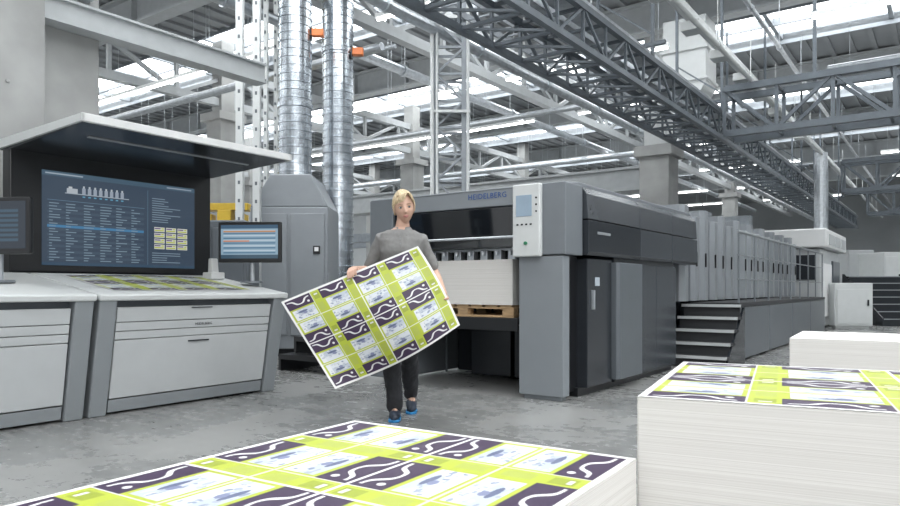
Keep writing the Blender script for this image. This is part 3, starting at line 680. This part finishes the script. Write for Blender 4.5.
arm(bd,shR,elR,wrR,R7); arm(bd,shL,elL,wrL,R7)
kn=GR+Vector((0,.055,.03))
bd.limb([wrR,wrR.lerp(kn,.5),kn],[.026,.036,.036],14,ref=Vector((0,0.05,1)),flat=[.8,.42,.38])
L4=[.9,1.05,1.0,.8]
for k in range(4):
    o=eR*(-.030+.020*k); l=L4[k]
    p0=kn+o*.95; bd.limb([p0,GR+o+Vector((0,.02,.028)),GR+o+Vector((0,-.014,.012)),GR+o+Vector((.002,-.018,-.030*l))],[.0098,.0092,.0085,.0075],10)
bd.limb([wrR.lerp(kn,.35)+eR*.025,GR+eR*.045+Vector((0,.05,-.0)),GR+eR*.04+Vector((0,.017,-.035))],[.013,.011,.009],10)
kn=GL+Vector((-.02,.065,.01))
bd.limb([wrL,wrL.lerp(kn,.5),kn],[.026,.036,.036],14,ref=Vector((1,0.3,0.4)),flat=[.8,.42,.40])
for k in range(4):
    o=eL*(-.030+.020*k); l=L4[k]
    bd.limb([kn+o,GL+o+Vector((-.03,.036,0)),GL+o+Vector((-.055*l,.022,0)),GL+o+Vector((-.08*l,.020,0))],[.0098,.0092,.0085,.0075],10)
bd.limb([wrL.lerp(kn,.4)-eL*.025,GL-eL*.035+Vector((.004,.032,0)),GL-eL*.03+Vector((.008,-.004,0)),GL-eL*.028+Vector((-.018,-.014,-.004))],[.013,.0115,.010,.0085],10)
hR=Vector((-.455,5.335,.86)); kR=Vector((-.445,5.25,.49)); aR=Vector((-.425,5.36,.09)); tR=Vector((-.415,5.20,.03))
hL=Vector((-.295,5.335,.86)); kL=Vector((-.318,5.39,.49)); aL=Vector((-.318,5.66,.16)); tL=Vector((-.305,5.54,.035))
for h,k,a,t in ((hR,kR,aR,tR),(hL,kL,aL,tL)):
    bd.limb([h,h.lerp(k,.4),h.lerp(k,.85),k,k.lerp(a,.3),k.lerp(a,.75),a],[.082,.072,.056,.052,.053,.036,.034],16)
    bd.limb([a+Vector((0,.03,-.04)),a.lerp(t,.5)+Vector((0,0,-.01)),t+Vector((0,0,.005))],[.032,.034,.026],12,flat=[.9,.8,.7])
body=pe.part('body',bd,skin,smooth=True)
def rem(o,v,sm=2,disp=0,ds=.1):
    m=o.modifiers.new('remesh','REMESH'); m.mode='VOXEL'; m.voxel_size=v; m.use_smooth_shade=True
    if sm: q=o.modifiers.new('smooth','SMOOTH'); q.factor=.5; q.iterations=sm
    if disp:
        t=bpy.data.textures.new(o.name+'_folds','CLOUDS'); t.noise_scale=ds; q=o.modifiers.new('folds','DISPLACE'); q.texture=t; q.strength=disp; q.mid_level=.5
rem(body,.0040)
b=B(); b.rings([er(x,y,z,rx+.015,ry+.015) for z,x,y,rx,ry in TR[1:9]])
for s,e in ((shR,elR),(shL,elL)):
    b.limb([s+Vector((.03 if s.x<-.4 else -.03,0,.0)),s,s.lerp(e,.4),s.lerp(e,.84)],[.060,.060,.056,.055],18)
shirt=pe.part('polo_shirt',b,shirtm,smooth=True); rem(shirt,.006,4,.02,.10)
# open collar: two wings leaving a V of skin at the throat
b=B(); vs=[];fs=[]; n=26
for i in range(n+1):
    t=math.radians(-90+24+(312)*i/n); c,s_=math.cos(t),math.sin(t); f=min(i,n-i)/n
    dr=.02*max(0,1-f*6)
    for (z,r) in ((1.428-dr*.9,.070),(1.462-dr*.4,.060),(1.466-dr*.4,.063),(1.425-dr*1.6,.090)):
        vs.append((-.364+r*c,5.303+r*s_*.98-dr*.4,z))
for i in range(n):
    for q in range(3): fs.append((i*4+q,(i+1)*4+q,(i+1)*4+q+1,i*4+q+1))
b.add(vs,fs); cl_=pe.part('collar',b,shirtm,smooth=True); q=cl_.modifiers.new('t','SOLIDIFY'); q.thickness=.003
b=B(); b.prism([(5.232,1.447),(5.212,1.40),(5.222,1.40),(5.24,1.447)],-.387,-.345,'x'); pe.part('open_neckline',b,skin,label='skin at the open neckline',parent=body)
b=B(); b.prism([(5.21,1.405),(5.19,1.36),(5.178,1.30),(5.19,1.30),(5.205,1.36),(5.22,1.405)],-.382,-.360,'x'); pl=pe.part('button_placket',b,shirtm)
for z,y in ((1.37,5.190),(1.33,5.182)): b=B(); b.cyl((-.371,y+.004,z),(-.371,y-.004,z),.004,8); pe.part('button',b,congray,parent=pl)
b=B(); b.rings([er(x,y,z,rx+.014,ry+.014) for z,x,y,rx,ry in TR[0:4]])
for h,k,a in ((hR,kR,aR),(hL,kL,aL)):
    b.limb([h,h.lerp(k,.4),h.lerp(k,.85),k,k.lerp(a,.3),k.lerp(a,.75),a+Vector((0,-.005,-.015))],[.095,.087,.073,.070,.068,.063,.060],18)
tr=pe.part('trousers',b,trous,smooth=True); rem(tr,.008,3,.025,.08)
for a,t in ((aR,tR),(aL,tL)):
    b=B(); b.limb([a+Vector((0,.045,-a.z*.85+.03)),a.lerp(t,.5)+Vector((0,0,-.03)),t+Vector((0,0,.005)),t+Vector((0,-.03,.0))],[.042,.045,.042,.03],16,flat=[1.0,1.0,.8,.75])
    sh_=pe.part('shoe',b,shoem,smooth=True)
    m_=Vector(a.lerp(t,.5)); b=B(); b.prism([(m_.x-.035,a.y+.08),(m_.x-.045,m_.y),(m_.x-.04,t.y-.03),(m_.x,t.y-.06),(m_.x+.045,t.y-.03),(m_.x+.048,m_.y),(m_.x+.035,a.y+.08)],.0,.018,'z'); pe.part('shoe_sole',b,shoeb,.004,parent=sh_)
# hair
b=B(); vs=[];fs=[];nu,nv=64,40
def hv(j,i):
    ph=math.pi*j/nv; t=2*math.pi*i/nu; d=Vector((math.sin(ph)*math.cos(t),math.sin(ph)*math.sin(t),math.cos(ph)))
    w=1+.012*math.sin(t*19)+.008*math.sin(t*7+ph*5)
    zz=d.z*.120 if d.z>0 else d.z*.12
    return d,hp(d.x*.077*w,d.y*.097*w+.008+.012*max(0,d.y),zz+.004)
for j in range(nv+1):
    for i in range(nu): vs.append(hv(j,i)[1])
for j in range(nv):
    for i in range(nu):
        d,_=hv(j+.5,i+.5)
        az=math.degrees(math.atan2(abs(d.x),-d.y))
        lim=.66 if az<40 else (.66-(az-40)/28*.45 if az<68 else (.21-(az-68)/30*.25 if az<105 else -.45))
        if d.z>lim: fs.append((j*nu+i,(j+1)*nu+i,(j+1)*nu+(i+1)%nu,j*nu+(i+1)%nu))
b.add(vs,fs)
hair=pe.part('hair',b,hairm,smooth=True); q=hair.modifiers.new('t','SOLIDIFY'); q.thickness=.009; q.offset=.3
q=hair.modifiers.new('s','SUBSURF'); q.levels=1; q.render_levels=1
b=B()
for k in range(9):
    f=k/8
    b.limb([hp(.030,-.066+.01*f,.106),hp(.012-.030*f,-.090+.012*f,.090-.008*f),hp(.002-.056*f,-.095+.032*f,.066-.012*f),hp(-.010-.060*f,-.093+.050*f,.046-.024*f)],[.007,.0095,.0085,.003],8,flat=[.6]*4)
for k in range(5):
    f=k/4
    b.limb([hp(.032,-.066+.01*f,.106),hp(.045+.01*f,-.080+.02*f,.088-.012*f),hp(.056+.014*f,-.070+.027*f,.055-.018*f)],[.007,.009,.003],8,flat=[.6]*3)
fr=pe.part('fringe',b,hairm,smooth=True,parent=hair)
for sx in (-1,1):
    b=B(); b.limb([hp(sx*.069,-.04,.05),hp(sx*.075,-.036,.01),hp(sx*.072,-.03,-.03)],[.006,.005,.002],8); pe.part('hair_strand',b,hairm,smooth=True,parent=hair)
b=B(); b.ell((0,0,0),(.035,.03,.035),14,10,lambda d,p:hp(p.x,p.y+.125,p.z-.01)); pe.part('hair_bun',b,hairm,smooth=True,parent=hair)
for sx in (-1,1):
    b=B(); b.ell((0,0,0),(.0125,.012,.0062),16,10,lambda d,p:hp(p.x+sx*.030,p.y-.0752,p.z+.002))
    b.m=1; b.ell((0,0,0),(.0060,.004,.0058),12,8,lambda d,p:hp(p.x+sx*.030+.001,p.y-.0855,p.z+.001)); pe.part('eye',b,[eyew,iris],smooth=True,parent=body)
    b=B(); b.limb([hp(sx*.017,-.084,.0065),hp(sx*.03,-.088,.0095),hp(sx*.044,-.079,.0055)],[.0014,.0022,.0013],8); pe.part('eyelash',b,browm,smooth=True,parent=body)
    b=B(); b.limb([hp(sx*.015,-.0900,.021),hp(sx*.03,-.0875,.025),hp(sx*.047,-.075,.020)],[.0018,.0026,.0014],8); pe.part('eyebrow',b,browm,smooth=True,parent=body)
b=B(); b.limb([hp(-.020,-.090,-.060),hp(-.008,-.0980,-.058),hp(.008,-.0980,-.058),hp(.020,-.090,-.060)],[.0015,.004,.004,.0015],8); b.limb([hp(-.015,-.092,-.064),hp(0,-.0990,-.067),hp(.015,-.092,-.064)],[.0015,.0042,.0015],8); pe.part('lips',b,lipm,smooth=True,parent=body)
# ================= LIGHT
w=bpy.data.worlds.new('World'); S.world=w; w.use_nodes=True; bg=w.node_tree.nodes['Background']; bg.inputs[0].default_value=(.95,.975,1,1); bg.inputs[1].default_value=.72
def area(loc,rot,sx,sy,e,col=(1,1,1)):
    l=bpy.data.lights.new('added_area_light','AREA'); l.shape='RECTANGLE'; l.size=sx; l.size_y=sy; l.energy=e; l.color=col
    o=bpy.data.objects.new('added_area_light',l); COL.objects.link(o); o.location=loc; o.rotation_euler=rot; return o
area((-1.5,5.5,7.3),(0,0,-TH),11,3,520,(.97,.99,1))  # added light standing in for the skylight overhead
area((3,-3,5.5),(math.radians(58),0,math.radians(15)),8,4,240,(1,.99,.97))  # added front fill behind the camera, not a skylight
for (a_,b_) in ((-9,9),(3,12),(-9,25),(5,28)):
    p=FM@Vector((a_,b_,5.2)); area(p,(math.pi,0,-TH),12,8,75)  # added upward fills to brighten the roof underside, no such fixtures
# ================= CAMERA
c=bpy.data.cameras.new('Camera'); c.sensor_width=36; c.lens=36*695/900; c.shift_y=35/900; c.clip_start=.05; c.clip_end=200
co=bpy.data.objects.new('Camera',c); COL.objects.link(co); co.location=(0,0,1); co.rotation_euler=(math.radians(90),0,0); S.camera=co
